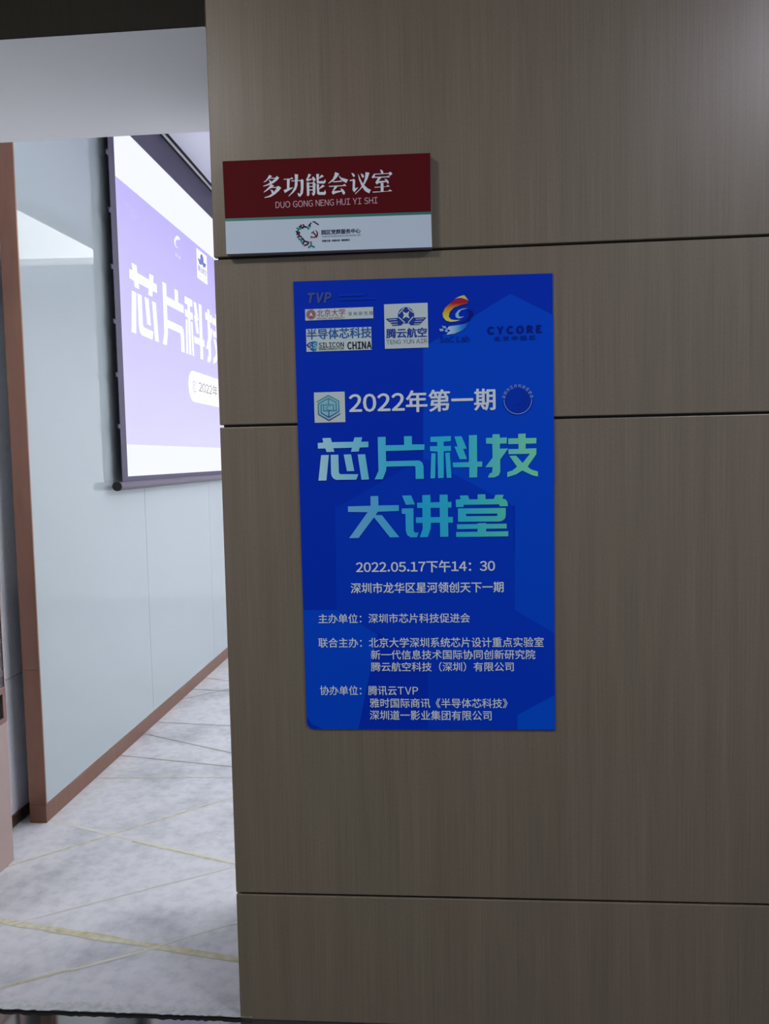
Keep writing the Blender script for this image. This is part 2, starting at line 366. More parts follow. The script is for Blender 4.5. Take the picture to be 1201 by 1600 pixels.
# ---------------------------------------------------------------- lettering
_cache = {}
def one_glyph(ch):
    """flat outline of one character (em = 1); Latin letters and figures in their full-width form"""
    if ch in _cache: return _cache[ch]
    full = chr(ord(ch) + 0xFEE0) if '!' <= ch <= '~' else ch
    cu = bpy.data.curves.new('lettering', 'FONT'); cu.body = full; cu.resolution_u = 3; cu.fill_mode = 'FRONT'
    o = bpy.data.objects.new('lettering', cu); COL.objects.link(o)
    bpy.context.view_layer.update()
    me = bpy.data.meshes.new_from_object(o.evaluated_get(bpy.context.evaluated_depsgraph_get()))
    _cache[ch] = ([(p.co.x, p.co.y) for p in me.vertices], [list(p.vertices) for p in me.polygons])
    bpy.data.objects.remove(o); bpy.data.curves.remove(cu); bpy.data.meshes.remove(me)
    return _cache[ch]
def glyphs(text, bold, track=0.0, shear=0.0):
    """a line of lettering as (verts (x, y, layer), faces) over the unit box; bold = extra stroke weight in em"""
    v, f, cur = [], [], 0.0
    for ch in text:
        if ch == ' ': cur += 0.30; continue
        gv, gf = one_glyph(ch)
        if '!' <= ch <= '~':
            x0, x1 = min(p[0] for p in gv), max(p[0] for p in gv)
            adv = 0.58 + bold if ch.isdigit() else x1 - x0 + 0.11 + bold
            dx = cur + adv / 2 - (x0 + x1) / 2
        else: adv = 1.0; dx = cur
        cur += adv + track
        s = bold / 2
        strikes = [(0, 0)] if s <= 0 else [(0, 0), (-s, 0), (s, 0), (0, s * .7), (0, -s * .7)] + ([(-s * .6, -s * .5), (s * .6, s * .5), (-s * .6, s * .5), (s * .6, -s * .5)] if bold > .03 else [])
        for k, (ox, oy) in enumerate(strikes):
            n = len(v); v += [(x + dx + ox + y * shear, y + oy, k) for x, y in gv]; f += [[n + i for i in g] for g in gf]
    x0, x1 = min(a for a, b, k in v), max(a for a, b, k in v); y0, y1 = min(b for a, b, k in v), max(b for a, b, k in v)
    return [((a - x0) / (x1 - x0), (b - y0) / (y1 - y0), k) for a, b, k in v], f
LAYER = 0.00003
def on_wall(y): return lambda u, v, k=0: (u, y - k * LAYER, v)
def on_screen(x): return lambda u, v, k=0: (x + k * LAYER, u, v)
def letter(name, text, rect, bold, mat, parent, plane, track=0.0, shear=0.0):
    v, f = glyphs(text, bold, track, shear); x0, x1, z0, z1 = rect
    return obj(name, [plane(x0 + (x1 - x0) * a, z0 + (z1 - z0) * b, k) for a, b, k in v], f, mat, parent)
def inked(name, polys, mat, parent, plane, mats=None, idx=None):
    mb = MB()
    for k, p in enumerate(polys): mb.flat([plane(*q, k % 6) for q in p], idx[k] if idx else 0)
    return mb.build(name, mats or mat, parent)
def ring(c, r0, r1, a0=0.0, a1=2 * math.pi, n=40):
    out = []
    for k in range(n):
        a, b = a0 + (a1 - a0) * k / n, a0 + (a1 - a0) * (k + 1) / n
        out.append([(c[0] + math.cos(u) * s, c[1] + math.sin(u) * s) for u, s in ((a, r0), (b, r0), (b, r1), (a, r1))])
    return out
def disc(c, r, n=32): return [[(c[0] + r * math.cos(2 * math.pi * k / n), c[1] + r * math.sin(2 * math.pi * k / n)) for k in range(n)]]

# outlines of the lettering and marks, metres on the wall (x, z)
ART = {'badge': [0.1713,1.6036],
 'cards': [('university_card',[-0.3456,-0.1771,1.8126,1.84]),('magazine_card',[-0.3447,-0.1828,1.7363,1.7919]),('airline_card',[-0.1502,-0.0436,1.7374,1.8451]),('society_card',[-0.3292,-0.2523,1.5611,1.636])],
 'heading_chars': [[[[-0.3112,1.5226],[-0.29,1.5228],[-0.2874,1.512],[-0.234,1.512],[-0.2306,1.5226],[-0.2115,1.5226],[-0.2141,1.5115],[-0.1962,1.5116],[-0.1965,1.4976],[-0.2181,1.4974],[-0.2207,1.4875],
                     [-0.2404,1.4872],[-0.2373,1.4973],[-0.2841,1.4972],[-0.2815,1.4881],[-0.3013,1.4881],[-0.3042,1.4969],[-0.3227,1.4969],[-0.3228,1.5109],[-0.3086,1.5116]],
                    [[-0.3152,1.4805],[-0.2959,1.4805],[-0.3036,1.4173],[-0.3237,1.4172]],
                    [[-0.2911,1.4807],[-0.2718,1.4807],[-0.2719,1.4378],[-0.2706,1.4339],[-0.2677,1.4322],[-0.2232,1.4313],[-0.2284,1.4178],[-0.2789,1.4183],[-0.2861,1.4218],[-0.29,1.4281],[-0.2914,1.4334]],
                    [[-0.2586,1.4809],[-0.2401,1.481],[-0.2331,1.4394],[-0.2514,1.4393]],[[-0.2237,1.4804],[-0.2048,1.4805],[-0.1967,1.4177],[-0.2156,1.4175]]],
                   [[[-0.1728,1.522],[-0.153,1.5222],[-0.1535,1.5014],[-0.1078,1.5013],[-0.1078,1.5226],[-0.0884,1.5226],[-0.0881,1.502],[-0.0573,1.5016],[-0.058,1.4879],[-0.1533,1.4872],[-0.1531,1.462],
                     [-0.0722,1.4622],[-0.064,1.4573],[-0.0611,1.4489],[-0.0605,1.4169],[-0.0809,1.4168],[-0.0808,1.4458],[-0.0832,1.4487],[-0.1527,1.4485],[-0.1536,1.439],[-0.1624,1.4177],[-0.1828,1.4174],
                     [-0.1727,1.4382]]],
                   [[[-0.0427,1.5194],[0.0078,1.5205],[0.0076,1.5081],[-0.0106,1.5069],[-0.0103,1.4962],[0.0074,1.4963],[0.0072,1.4841],[-0.0105,1.4833],[-0.0116,1.4179],[-0.0257,1.4177],[-0.0258,1.4829],
                     [-0.044,1.4845],[-0.0442,1.4965],[-0.0261,1.4966],[-0.0264,1.5065],[-0.0429,1.5069]],
                    [[-0.041,1.4792],[-0.0304,1.479],[-0.0326,1.4176],[-0.0445,1.4173]],[[-0.0068,1.4797],[0.0043,1.4799],[0.0076,1.418],[-0.0042,1.4177]],
                    [[0.016,1.5192],[0.0336,1.5195],[0.0463,1.4884],[0.0369,1.4886],[0.0464,1.4632],[0.0281,1.4631],[0.0156,1.4945],[0.0234,1.4943]],
                    [[0.0515,1.5214],[0.0714,1.5214],[0.0709,1.4563],[0.0831,1.4565],[0.083,1.4436],[0.0712,1.4434],[0.0704,1.4177],[0.0511,1.4176],[0.0515,1.4431],[0.0115,1.4434],[0.0112,1.4552],[0.0505,1.4556]]],
                   [[[0.1092,1.5224],[0.1262,1.5224],[0.1271,1.5135],[0.144,1.5138],[0.1432,1.4991],[0.1269,1.499],[0.1267,1.4868],[0.1468,1.4868],[0.1271,1.4603],[0.1268,1.4298],[0.1232,1.4216],[0.1126,1.4166],
                     [0.0962,1.4167],[0.101,1.4267],[0.1069,1.429],[0.1082,1.4419],[0.0907,1.4423],[0.1085,1.4654],[0.1082,1.499],[0.0931,1.4998],[0.0932,1.5138],[0.1086,1.5139]],
                    [[0.1713,1.522],[0.1894,1.5221],[0.1893,1.5111],[0.2152,1.511],[0.2146,1.4975],[0.1892,1.4976],[0.189,1.4854],[0.215,1.4858],[0.2144,1.4713],[0.1933,1.4413],[0.2025,1.4341],[0.2182,1.4291],
                     [0.2181,1.4169],[0.2047,1.42],[0.1804,1.4322],[0.1652,1.4231],[0.1437,1.4169],[0.1438,1.4294],[0.156,1.4327],[0.1677,1.4418],[0.1494,1.4687],[0.1657,1.4689],[0.1813,1.4509],[0.1994,1.4728],
                     [0.1471,1.4728],[0.1472,1.4852],[0.1716,1.4851],[0.1718,1.4973],[0.1469,1.4974],[0.147,1.5114],[0.1712,1.5113]]]],
 'heading_second': [[[-0.194,1.3761],[-0.1748,1.3762],[-0.1746,1.3525],[-0.1238,1.3524],[-0.1241,1.338],[-0.1766,1.337],[-0.1823,1.3287],[-0.1667,1.3282],[-0.1242,1.2726],[-0.1475,1.2724],[-0.1865,1.3232],
                     [-0.2263,1.2721],[-0.25,1.2719],[-0.2021,1.3362],[-0.2512,1.3377],[-0.2511,1.3514],[-0.1945,1.3521]],
                    [[-0.1155,1.3761],[-0.0928,1.3762],[-0.0837,1.3534],[-0.1064,1.353]],
                    [[-0.1168,1.3437],[-0.0879,1.3444],[-0.0881,1.2877],[-0.0851,1.2836],[-0.076,1.2834],[-0.0805,1.2715],[-0.096,1.2717],[-0.1043,1.2771],[-0.1077,1.2868],[-0.108,1.3304],[-0.1169,1.3307]],
                    [[-0.0654,1.3764],[-0.0453,1.3765],[-0.0453,1.3067],[-0.046,1.2919],[-0.0535,1.2721],[-0.0733,1.2714],[-0.0658,1.2922],[-0.066,1.307]],
                    [[-0.0227,1.3766],[-0.0026,1.3765],[-0.0024,1.2721],[-0.0229,1.2719]],[[-0.0786,1.3576],[0.0065,1.3587],[0.0063,1.3442],[-0.0784,1.3445]],
                    [[-0.0819,1.3216],[0.0095,1.3211],[0.0093,1.307],[-0.0822,1.3075]],
                    [[0.0267,1.3738],[0.0472,1.3738],[0.0504,1.3639],[0.0706,1.3638],[0.0708,1.3759],[0.09,1.3758],[0.0902,1.3637],[0.1104,1.3638],[0.1144,1.3738],[0.1346,1.3738],[0.1316,1.3647],[0.139,1.3619],
                     [0.1435,1.356],[0.1447,1.3454],[0.1245,1.3454],[0.1233,1.3504],[0.0364,1.3506],[0.0361,1.3453],[0.0173,1.3452],[0.0169,1.3638],[0.029,1.3643]],
                    [[0.0222,1.3419],[0.1394,1.3413],[0.139,1.3275],[0.022,1.3283]],[[0.0219,1.3224],[0.1385,1.3216],[0.1372,1.3153],[0.1312,1.3101],[0.1221,1.308],[0.022,1.3089]],
                    [[0.0222,1.3419],[0.0422,1.3416],[0.0417,1.3086],[0.0217,1.3089]],[[0.1183,1.3413],[0.1394,1.3413],[0.1389,1.3205],[0.1365,1.3147],[0.118,1.313]],
                    [[0.019,1.3026],[0.1409,1.3023],[0.1408,1.2905],[0.0191,1.2907]],[[0.0166,1.2834],[0.1446,1.2836],[0.1445,1.271],[0.0168,1.2711]],[[0.0698,1.3045],[0.0907,1.3048],[0.0904,1.2817],[0.0695,1.282]]],
 'heart_emblem': [[[-0.3127,2.0251],[-0.3089,2.0233],[-0.3054,2.0187],[-0.3049,2.0124],[-0.308,2.0075],[-0.3133,2.0057],[-0.3185,2.0062],[-0.3234,2.0058],[-0.3229,2.0109],[-0.3184,2.0085],[-0.3132,2.0086],
                   [-0.3099,2.0107],[-0.3081,2.0144],[-0.3083,2.0189],[-0.3105,2.0224]],
                  [[-0.3217,2.0182],[-0.3154,2.0223],[-0.3135,2.0204],[-0.3181,2.0183],[-0.3205,2.0156]],[[-0.3178,2.0177],[-0.3145,2.0188],[-0.306,2.0083],[-0.3084,2.0065]]],
 'heart_maroon': [[[-0.3479,2.0392],[-0.3487,2.032],[-0.3445,2.0315],[-0.3438,2.0387]],[[-0.3489,2.0324],[-0.3426,2.028],[-0.3402,2.0313],[-0.3464,2.0356]],
                  [[-0.3548,2.0067],[-0.3492,2.0112],[-0.3519,2.0143],[-0.3575,2.0098]],[[-0.3538,2.0105],[-0.3459,2.0073],[-0.3443,2.011],[-0.3522,2.0143]],
                  [[-0.3496,2.0103],[-0.3494,2.0176],[-0.3536,2.0178],[-0.3538,2.0105]],[[-0.3401,1.9868],[-0.3301,1.9891],[-0.331,1.993],[-0.3411,1.9908]],
                  [[-0.331,1.9884],[-0.326,1.9957],[-0.3295,1.998],[-0.3345,1.9907]],[[-0.3265,1.9971],[-0.335,2.0002],[-0.3365,1.9964],[-0.3279,1.9933]]],
 'heart_navy': [[[-0.3519,2.0318],[-0.346,2.0321],[-0.3462,2.0357],[-0.3521,2.0354]],[[-0.3427,2.0386],[-0.3401,2.0316],[-0.3365,2.0328],[-0.3391,2.0398]],
                [[-0.3391,2.0357],[-0.3442,2.0309],[-0.3416,2.0282],[-0.3365,2.033]],[[-0.3402,2.0319],[-0.3334,2.0307],[-0.3328,2.0344],[-0.3396,2.0355]],
                [[-0.3604,2.0223],[-0.3548,2.018],[-0.3525,2.0209],[-0.3581,2.0251]],[[-0.3562,2.0185],[-0.349,2.0177],[-0.3486,2.0214],[-0.3558,2.0222]],
                [[-0.356,2.0221],[-0.3587,2.015],[-0.3551,2.0137],[-0.3524,2.0208]],[[-0.3456,2.0059],[-0.3398,1.9972],[-0.3366,1.9992],[-0.3425,2.0079]],
                [[-0.3399,2.0013],[-0.3453,1.9923],[-0.3421,1.9904],[-0.3366,1.9994]],[[-0.3408,1.9979],[-0.3337,1.9957],[-0.3326,1.9992],[-0.3396,2.0014]],
                [[-0.3268,2.0338],[-0.3194,2.0412],[-0.3214,2.0432],[-0.3289,2.0358]],[[-0.3255,2.0402],[-0.3257,2.0313],[-0.3229,2.0312],[-0.3226,2.04]],
                [[-0.3177,2.043],[-0.3115,2.0418],[-0.311,2.0445],[-0.3172,2.0457]],[[-0.313,2.0427],[-0.3096,2.0381],[-0.3073,2.0398],[-0.3107,2.0443]],
                [[-0.3088,2.0393],[-0.3039,2.0348],[-0.3019,2.0368],[-0.3069,2.0413]]],
 'heart_teal': [[[-0.3584,2.0303],[-0.3535,2.0257],[-0.3507,2.0285],[-0.3556,2.0331]],[[-0.3551,2.0296],[-0.3555,2.0221],[-0.3515,2.0218],[-0.351,2.0293]],
                [[-0.3542,2.0262],[-0.3455,2.0275],[-0.3462,2.0314],[-0.3549,2.0301]],[[-0.3346,2.03],[-0.3281,2.0298],[-0.328,2.0337],[-0.3345,2.034]],
                [[-0.3319,2.0323],[-0.329,2.0256],[-0.3253,2.0271],[-0.3282,2.0338]],[[-0.3547,2.0039],[-0.3471,1.9998],[-0.3451,2.0032],[-0.3528,2.0073]],
                [[-0.3497,2.0028],[-0.3466,1.9947],[-0.3428,1.9961],[-0.346,2.0041]],[[-0.3467,1.9998],[-0.3415,2.0059],[-0.3446,2.0085],[-0.3498,2.0024]],
                [[-0.3247,1.9978],[-0.325,1.9865],[-0.3209,1.9864],[-0.3206,1.9977]],[[-0.323,1.9902],[-0.3312,1.9844],[-0.3288,1.9812],[-0.3206,1.987]],
                [[-0.3251,1.9867],[-0.3148,1.9816],[-0.313,1.9851],[-0.3233,1.9902]]],
 'hex_big': [[[-0.0563,1.7378],[0.1561,1.8594],[0.258,1.8055],[0.258,1.3965],[0.1614,1.3464],[0.1552,1.3465],[-0.0612,1.469]]],
 'hex_corner': [[[-0.3711,1.0907],[-0.2861,1.0901],[-0.1837,1.0275],[-0.2382,0.7836],[-0.3286,0.7831],[-0.3564,0.7946],[-0.3707,0.8146]]],
 'hex_fill': [[[-0.3188,1.6108],[-0.2933,1.6258],[-0.269,1.6127],[-0.2683,1.5884],[-0.2931,1.568],[-0.3185,1.5825]]],
 'hex_foot': [[[0.1622,0.8217],[0.2542,0.8725],[0.2552,0.7846],[0.1618,0.7841]]],
 'hex_half': [[[-0.0575,1.2352],[0.1602,1.2325],[0.1587,1.0872],[0.2554,1.0273],[0.2552,0.7846],[-0.0625,0.7829]]],
 'hex_lines': [[[-0.3219,1.6112],[-0.2918,1.6271],[-0.2931,1.6294],[-0.3232,1.6135]],[[-0.2948,1.6271],[-0.2675,1.6117],[-0.2662,1.614],[-0.2934,1.6294]],
               [[-0.269,1.6142],[-0.269,1.5868],[-0.2663,1.5868],[-0.2663,1.6142]],[[-0.2675,1.5893],[-0.2948,1.5746],[-0.2936,1.5723],[-0.2662,1.587]],
               [[-0.2919,1.5746],[-0.3119,1.5865],[-0.3133,1.5843],[-0.2933,1.5723]],[[-0.3104,1.584],[-0.3106,1.6056],[-0.3133,1.6056],[-0.3131,1.584]],
               [[-0.3129,1.6034],[-0.2803,1.6032],[-0.2803,1.6058],[-0.3129,1.606]],[[-0.2825,1.6055],[-0.2829,1.5918],[-0.2802,1.5917],[-0.2799,1.6054]],
               [[-0.265,1.5833],[-0.2947,1.5667],[-0.2933,1.5644],[-0.2637,1.5811]],[[-0.2917,1.5666],[-0.3191,1.5834],[-0.3205,1.5812],[-0.2931,1.5644]],
               [[-0.3176,1.5809],[-0.3176,1.6084],[-0.3203,1.6084],[-0.3203,1.5809]],[[-0.3191,1.6059],[-0.292,1.6199],[-0.2933,1.6222],[-0.3204,1.6082]],
               [[-0.2949,1.6199],[-0.2742,1.6086],[-0.273,1.6109],[-0.2936,1.6222]],[[-0.2758,1.6111],[-0.2756,1.5889],[-0.2729,1.589],[-0.2731,1.6112]],
               [[-0.2733,1.5912],[-0.3066,1.5913],[-0.3066,1.5887],[-0.2733,1.5885]],[[-0.3043,1.5891],[-0.3047,1.6022],[-0.3074,1.6021],[-0.3069,1.5891]],
               [[-0.2945,1.6222],[-0.2948,1.6039],[-0.2922,1.6039],[-0.2918,1.6221]],[[-0.2943,1.59],[-0.2947,1.573],[-0.2921,1.573],[-0.2916,1.5899]]],
 'hex_low': [[[-0.0612,1.469],[-0.2844,1.3459],[-0.2862,1.0869],[-0.1741,1.0242],[-0.0626,0.957],[0.0568,1.0265],[0.1586,1.084],[0.1568,1.3465]]],
 'hex_strip': [[[0.1637,1.5655],[0.258,1.6017],[0.2554,1.0273],[0.1587,1.0872]]],
 'poster': [[-0.3732,1.9086],[0.2572,1.9041],[0.2551,0.783],[-0.3683,0.7829]],
 'red': [[-0.5344,2.1976],[-0.0306,2.1919],[-0.0314,2.0555],[-0.5327,2.0612]],
 'seal': [-0.331,1.8267],
 'sign_title': [[[-0.4359,2.1424],[-0.4278,2.1485],[-0.4235,2.1544],[-0.4201,2.1598],[-0.4134,2.1564],[-0.4194,2.1517],[-0.4242,2.1479],[-0.4296,2.1441]],
                [[-0.4199,2.151],[-0.4188,2.1523],[-0.4052,2.1523],[-0.4017,2.1562],[-0.3963,2.1516],[-0.4007,2.1467],[-0.4092,2.1406],[-0.4214,2.1356],[-0.4352,2.1328],[-0.4362,2.1343],[-0.4256,2.1379],
                 [-0.4165,2.1425],[-0.4095,2.1477],[-0.4063,2.1503]],
                [[-0.4216,2.1482],[-0.4174,2.146],[-0.4145,2.1409],[-0.4151,2.1374],[-0.4192,2.1401],[-0.4203,2.1442]],
                [[-0.4172,2.138],[-0.4094,2.1338],[-0.4153,2.1293],[-0.425,2.1237],[-0.4346,2.1186],[-0.435,2.1201],[-0.4264,2.1273],[-0.4205,2.1326]],
                [[-0.4153,2.1308],[-0.4038,2.1303],[-0.3985,2.1325],[-0.3918,2.1277],[-0.3978,2.1209],[-0.4075,2.1133],[-0.4181,2.1077],[-0.4329,2.1056],[-0.4339,2.107],[-0.4212,2.1109],[-0.4115,2.1175],
                 [-0.4045,2.1253],[-0.4033,2.1284],[-0.4154,2.1288]],
                [[-0.4188,2.1244],[-0.4134,2.1237],[-0.4104,2.119],[-0.4116,2.1155],[-0.4153,2.1147],[-0.4162,2.1198]],
                [[-0.3854,2.1485],[-0.3698,2.1486],[-0.365,2.1514],[-0.3615,2.1474],[-0.3704,2.1466],[-0.372,2.1268],[-0.3636,2.1276],[-0.3631,2.1263],[-0.3833,2.1152],[-0.3862,2.1224],[-0.3778,2.1245],
                 [-0.3773,2.1466],[-0.3853,2.1465]],
                [[-0.358,2.1588],[-0.3497,2.1569],[-0.3512,2.1429],[-0.352,2.1319],[-0.3559,2.122],[-0.3635,2.1143],[-0.3742,2.1065],[-0.3746,2.1079],[-0.3655,2.1174],[-0.3594,2.1282],[-0.3577,2.1422]],
                [[-0.3668,2.1438],[-0.3433,2.144],[-0.3407,2.1459],[-0.3368,2.1432],[-0.3377,2.1231],[-0.3395,2.1122],[-0.3455,2.1049],[-0.3502,2.1056],[-0.3525,2.114],[-0.3458,2.1114],[-0.3439,2.1234],
                 [-0.3441,2.1417],[-0.3668,2.1418]],
                [[-0.3246,2.1577],[-0.3179,2.1553],[-0.3223,2.1495],[-0.326,2.1452],[-0.3151,2.1459],[-0.3155,2.1495],[-0.3129,2.1506],[-0.3078,2.1448],[-0.308,2.1403],[-0.3127,2.1385],[-0.3146,2.1441],
                 [-0.3283,2.1398],[-0.3307,2.1444],[-0.3269,2.1502]],
                [[-0.3296,2.1378],[-0.3231,2.1375],[-0.3234,2.1079],[-0.3266,2.105],[-0.3294,2.1062]],
                [[-0.3148,2.1376],[-0.3122,2.1385],[-0.3076,2.1338],[-0.3091,2.1112],[-0.3115,2.1063],[-0.3152,2.1055],[-0.3181,2.1132],[-0.315,2.1115]],
                [[-0.3234,2.1362],[-0.3138,2.1364],[-0.3139,2.1342],[-0.3234,2.1342]],[[-0.3236,2.1285],[-0.314,2.1286],[-0.3141,2.1263],[-0.3236,2.1264]],
                [[-0.3238,2.1205],[-0.3142,2.1203],[-0.3143,2.1179],[-0.3239,2.118]],
                [[-0.3057,2.1562],[-0.2987,2.1559],[-0.3,2.1459],[-0.2925,2.1541],[-0.287,2.1498],[-0.3001,2.1444],[-0.2997,2.1389],[-0.2867,2.1388],[-0.2845,2.1437],[-0.2826,2.1376],[-0.2859,2.1327],
                 [-0.3045,2.1341]],
                [[-0.3051,2.1321],[-0.2994,2.1319],[-0.2996,2.1219],[-0.2911,2.1305],[-0.2855,2.1267],[-0.2997,2.1198],[-0.2988,2.1133],[-0.2874,2.1132],[-0.2852,2.1182],[-0.2828,2.111],[-0.2855,2.1061],
                 [-0.3011,2.1069],[-0.3046,2.11]],
                [[-0.2598,2.1585],[-0.2501,2.1545],[-0.2555,2.1458],[-0.264,2.1382],[-0.276,2.1323],[-0.2765,2.1336],[-0.2659,2.1423],[-0.2616,2.1511]],
                [[-0.2514,2.1511],[-0.2452,2.1448],[-0.2288,2.1395],[-0.2331,2.1315],[-0.2433,2.1372],[-0.2483,2.1435]],[[-0.2671,2.1369],[-0.2495,2.1375],[-0.2474,2.1389],[-0.2428,2.1352],[-0.263,2.1345]],
                [[-0.2757,2.1267],[-0.2425,2.1267],[-0.2373,2.1299],[-0.2328,2.1247],[-0.2747,2.1245]],
                [[-0.2612,2.1256],[-0.2534,2.1257],[-0.2587,2.1199],[-0.2646,2.1142],[-0.2459,2.1143],[-0.2473,2.1204],[-0.2407,2.1161],[-0.2363,2.1089],[-0.2395,2.104],[-0.243,2.1072],[-0.2444,2.1122],
                 [-0.2595,2.1089],[-0.2658,2.1057],[-0.2693,2.1114],[-0.2645,2.1192]],
                [[-0.2206,2.1546],[-0.2155,2.1534],[-0.2115,2.1477],[-0.2147,2.1444],[-0.2177,2.148]],
                [[-0.2251,2.1382],[-0.2179,2.139],[-0.2158,2.1404],[-0.2115,2.1377],[-0.2127,2.1183],[-0.2044,2.1199],[-0.2145,2.1088],[-0.2185,2.114],[-0.2174,2.1358],[-0.2247,2.1357]],
                [[-0.198,2.1525],[-0.1929,2.1503],[-0.1899,2.1457],[-0.1921,2.1413],[-0.1951,2.1434]],
                [[-0.1861,2.1549],[-0.1769,2.153],[-0.1808,2.1412],[-0.1883,2.1276],[-0.1968,2.1175],[-0.212,2.1042],[-0.2125,2.1063],[-0.2009,2.1162],[-0.1924,2.1278],[-0.188,2.1406]],
                [[-0.2047,2.1529],[-0.2012,2.1452],[-0.1964,2.134],[-0.1894,2.1237],[-0.1813,2.1163],[-0.1742,2.113],[-0.1785,2.1047],[-0.1887,2.1106],[-0.1966,2.123],[-0.2024,2.1383]],
                [[-0.1511,2.1592],[-0.1455,2.157],[-0.1431,2.1514],[-0.1467,2.1481],[-0.1492,2.1527]],
                [[-0.1662,2.15],[-0.1313,2.15],[-0.1262,2.153],[-0.1217,2.1473],[-0.1284,2.1432],[-0.1304,2.1483],[-0.1642,2.148],[-0.1638,2.1439],[-0.1685,2.1391],[-0.172,2.1423],[-0.1683,2.1466]],
                [[-0.1653,2.1427],[-0.1351,2.1422],[-0.1315,2.144],[-0.1275,2.14],[-0.1654,2.1403]],
                [[-0.1561,2.1405],[-0.1485,2.1402],[-0.1553,2.1325],[-0.1374,2.1322],[-0.1414,2.1368],[-0.1357,2.1356],[-0.1308,2.1299],[-0.1319,2.1249],[-0.1344,2.1261],[-0.1364,2.1296],[-0.1554,2.1275],
                 [-0.1601,2.1248],[-0.1631,2.1294]],
                [[-0.1503,2.1278],[-0.1436,2.1275],[-0.144,2.1076],[-0.1507,2.1074]],[[-0.1653,2.1193],[-0.1371,2.1192],[-0.1335,2.1225],[-0.1284,2.1183],[-0.1649,2.1173]],
                [[-0.1702,2.1083],[-0.1333,2.1078],[-0.1286,2.1118],[-0.123,2.1074],[-0.1692,2.106]]],
 'ss_shield': [[[-0.3449,1.7528],[-0.3382,1.7585],[-0.3279,1.7613],[-0.3195,1.7615],[-0.3172,1.7596],[-0.3175,1.751],[-0.3186,1.7437],[-0.3211,1.737],[-0.3295,1.7368],[-0.3386,1.7444]]],
 'swirl': [[[0.0553,1.8464],[0.0451,1.8512],[0.0322,1.8523],[0.0206,1.8489],[0.0088,1.8404],[-0.0017,1.8305],[-0.0077,1.818],[-0.0066,1.809],[0.0004,1.8004],[0.0107,1.7972],[0.0237,1.7977],[0.0353,1.8011],
            [0.0211,1.801],[0.0121,1.8032],[0.007,1.8098],[0.0098,1.8212],[0.0203,1.831],[0.0372,1.8368],[0.0527,1.8394]]],
 'swirl_brush': [[[0.0067,1.7865],[0.0235,1.7881],[0.0416,1.7906],[0.0546,1.794],[0.0493,1.7827],[0.0362,1.7742],[0.0193,1.7683],[0.0011,1.7664],[0.0051,1.7727],[0.0104,1.7763],[0.0027,1.7804]]],
 'swirl_checks': [[[-0.0102,1.7883],[-0.0011,1.787],[0.0014,1.7818],[-0.0064,1.7823]],[[-0.0168,1.7811],[-0.007,1.7814],[-0.0058,1.7759],[-0.014,1.7752]],
                  [[0.0014,1.7815],[0.0068,1.7818],[0.0033,1.7768],[-0.0026,1.7768]],[[-0.0039,1.7768],[0.0033,1.7766],[0.0045,1.7729],[-0.0007,1.7726]]],
 'swirl_eye': [[[0.0538,1.8279],[0.0422,1.8283],[0.0305,1.8243],[0.0233,1.8156],[0.0238,1.8079],[0.0302,1.8041],[0.038,1.8055],[0.0445,1.8097],[0.0367,1.8081],[0.0316,1.8102],[0.031,1.8166],[0.037,1.8241],
                [0.0473,1.8269]]],
 'swirl_dark': [[[0.0525,1.8261],[0.064,1.8231],[0.0664,1.8128],[0.0585,1.799],[0.0429,1.7925],[0.0313,1.7923],[0.0469,1.7994],[0.0548,1.8081],[0.0568,1.817]]],
 'swirl_tip': [[[0.0219,1.8514],[0.0336,1.8573],[0.0452,1.8601],[0.056,1.8463],[0.0502,1.8497],[0.0374,1.8534],[0.0297,1.8534]]],
 'texts': [('P','date_lettering','2022.05.17下午14：30',[-0.2347,0.1115,1.1834,1.2136],0.045,'print_white'),('P','venue_lettering','深圳市龙华区星河领创天下一期',[-0.2493,0.1318,1.1319,1.1592],0.035,'print_white'),
           ('P','host_lettering','主办单位：深圳市芯片科技促进会',[-0.3335,0.0477,1.0562,1.0806],0.022,'print_white'),('P','organiser_lettering','联合主办：北京大学深圳系统芯片设计重点实验室',[-0.3352,0.2286,0.9938,1.0193],0.022,'print_white'),
           ('P','organiser_lettering','新一代信息技术国际协同创新研究院',[-0.2022,0.2079,0.9634,0.9878],0.022,'print_white'),('P','organiser_lettering','腾云航空科技（深圳）有限公司',[-0.2029,0.1543,0.9325,0.9569],0.022,'print_white'),
           ('P','support_lettering','协办单位：腾讯云TVP',[-0.3342,-0.0848,0.8715,0.8963],0.022,'print_white'),('P','support_lettering','雅时国际商讯《半导体芯科技》',[-0.208,0.1381,0.8394,0.864],0.022,'print_white'),
           ('P','support_lettering','深圳道一影业集团有限公司',[-0.2087,0.0981,0.808,0.8329],0.022,'print_white'),('P','edition_lettering','2022年第一期',[-0.2425,0.1177,1.5806,1.6348],0.05,'print_white'),
           ('P','faint_lettering','TVP',[-0.3386,-0.2789,1.8539,1.8793],0.15,'print_faint'),('P','university_lettering','北京大学',[-0.3162,-0.2461,1.8204,1.8384],0,'print_maroon'),
           ('P','university_lettering','PEKING UNIVERSITY',[-0.3161,-0.2473,1.8136,1.8186],0,'print_maroon'),('P','institute_lettering','深 圳 研 究 院',[-0.239,-0.1774,1.8203,1.8299],0,'print_grey'),
           ('P','magazine_lettering','半导体芯科技',[-0.343,-0.1826,1.7655,1.7915],0.05,'print_blue'),('P','magazine_lettering','SILICON',[-0.3139,-0.2515,1.7453,1.7575],0.05,'print_black'),
           ('P','magazine_lettering','SEMICONDUCTOR',[-0.3142,-0.2517,1.7391,1.7444],0.05,'print_black'),('P','magazine_lettering','CHINA',[-0.2429,-0.1829,1.7384,1.7574],0.1,'print_black'),
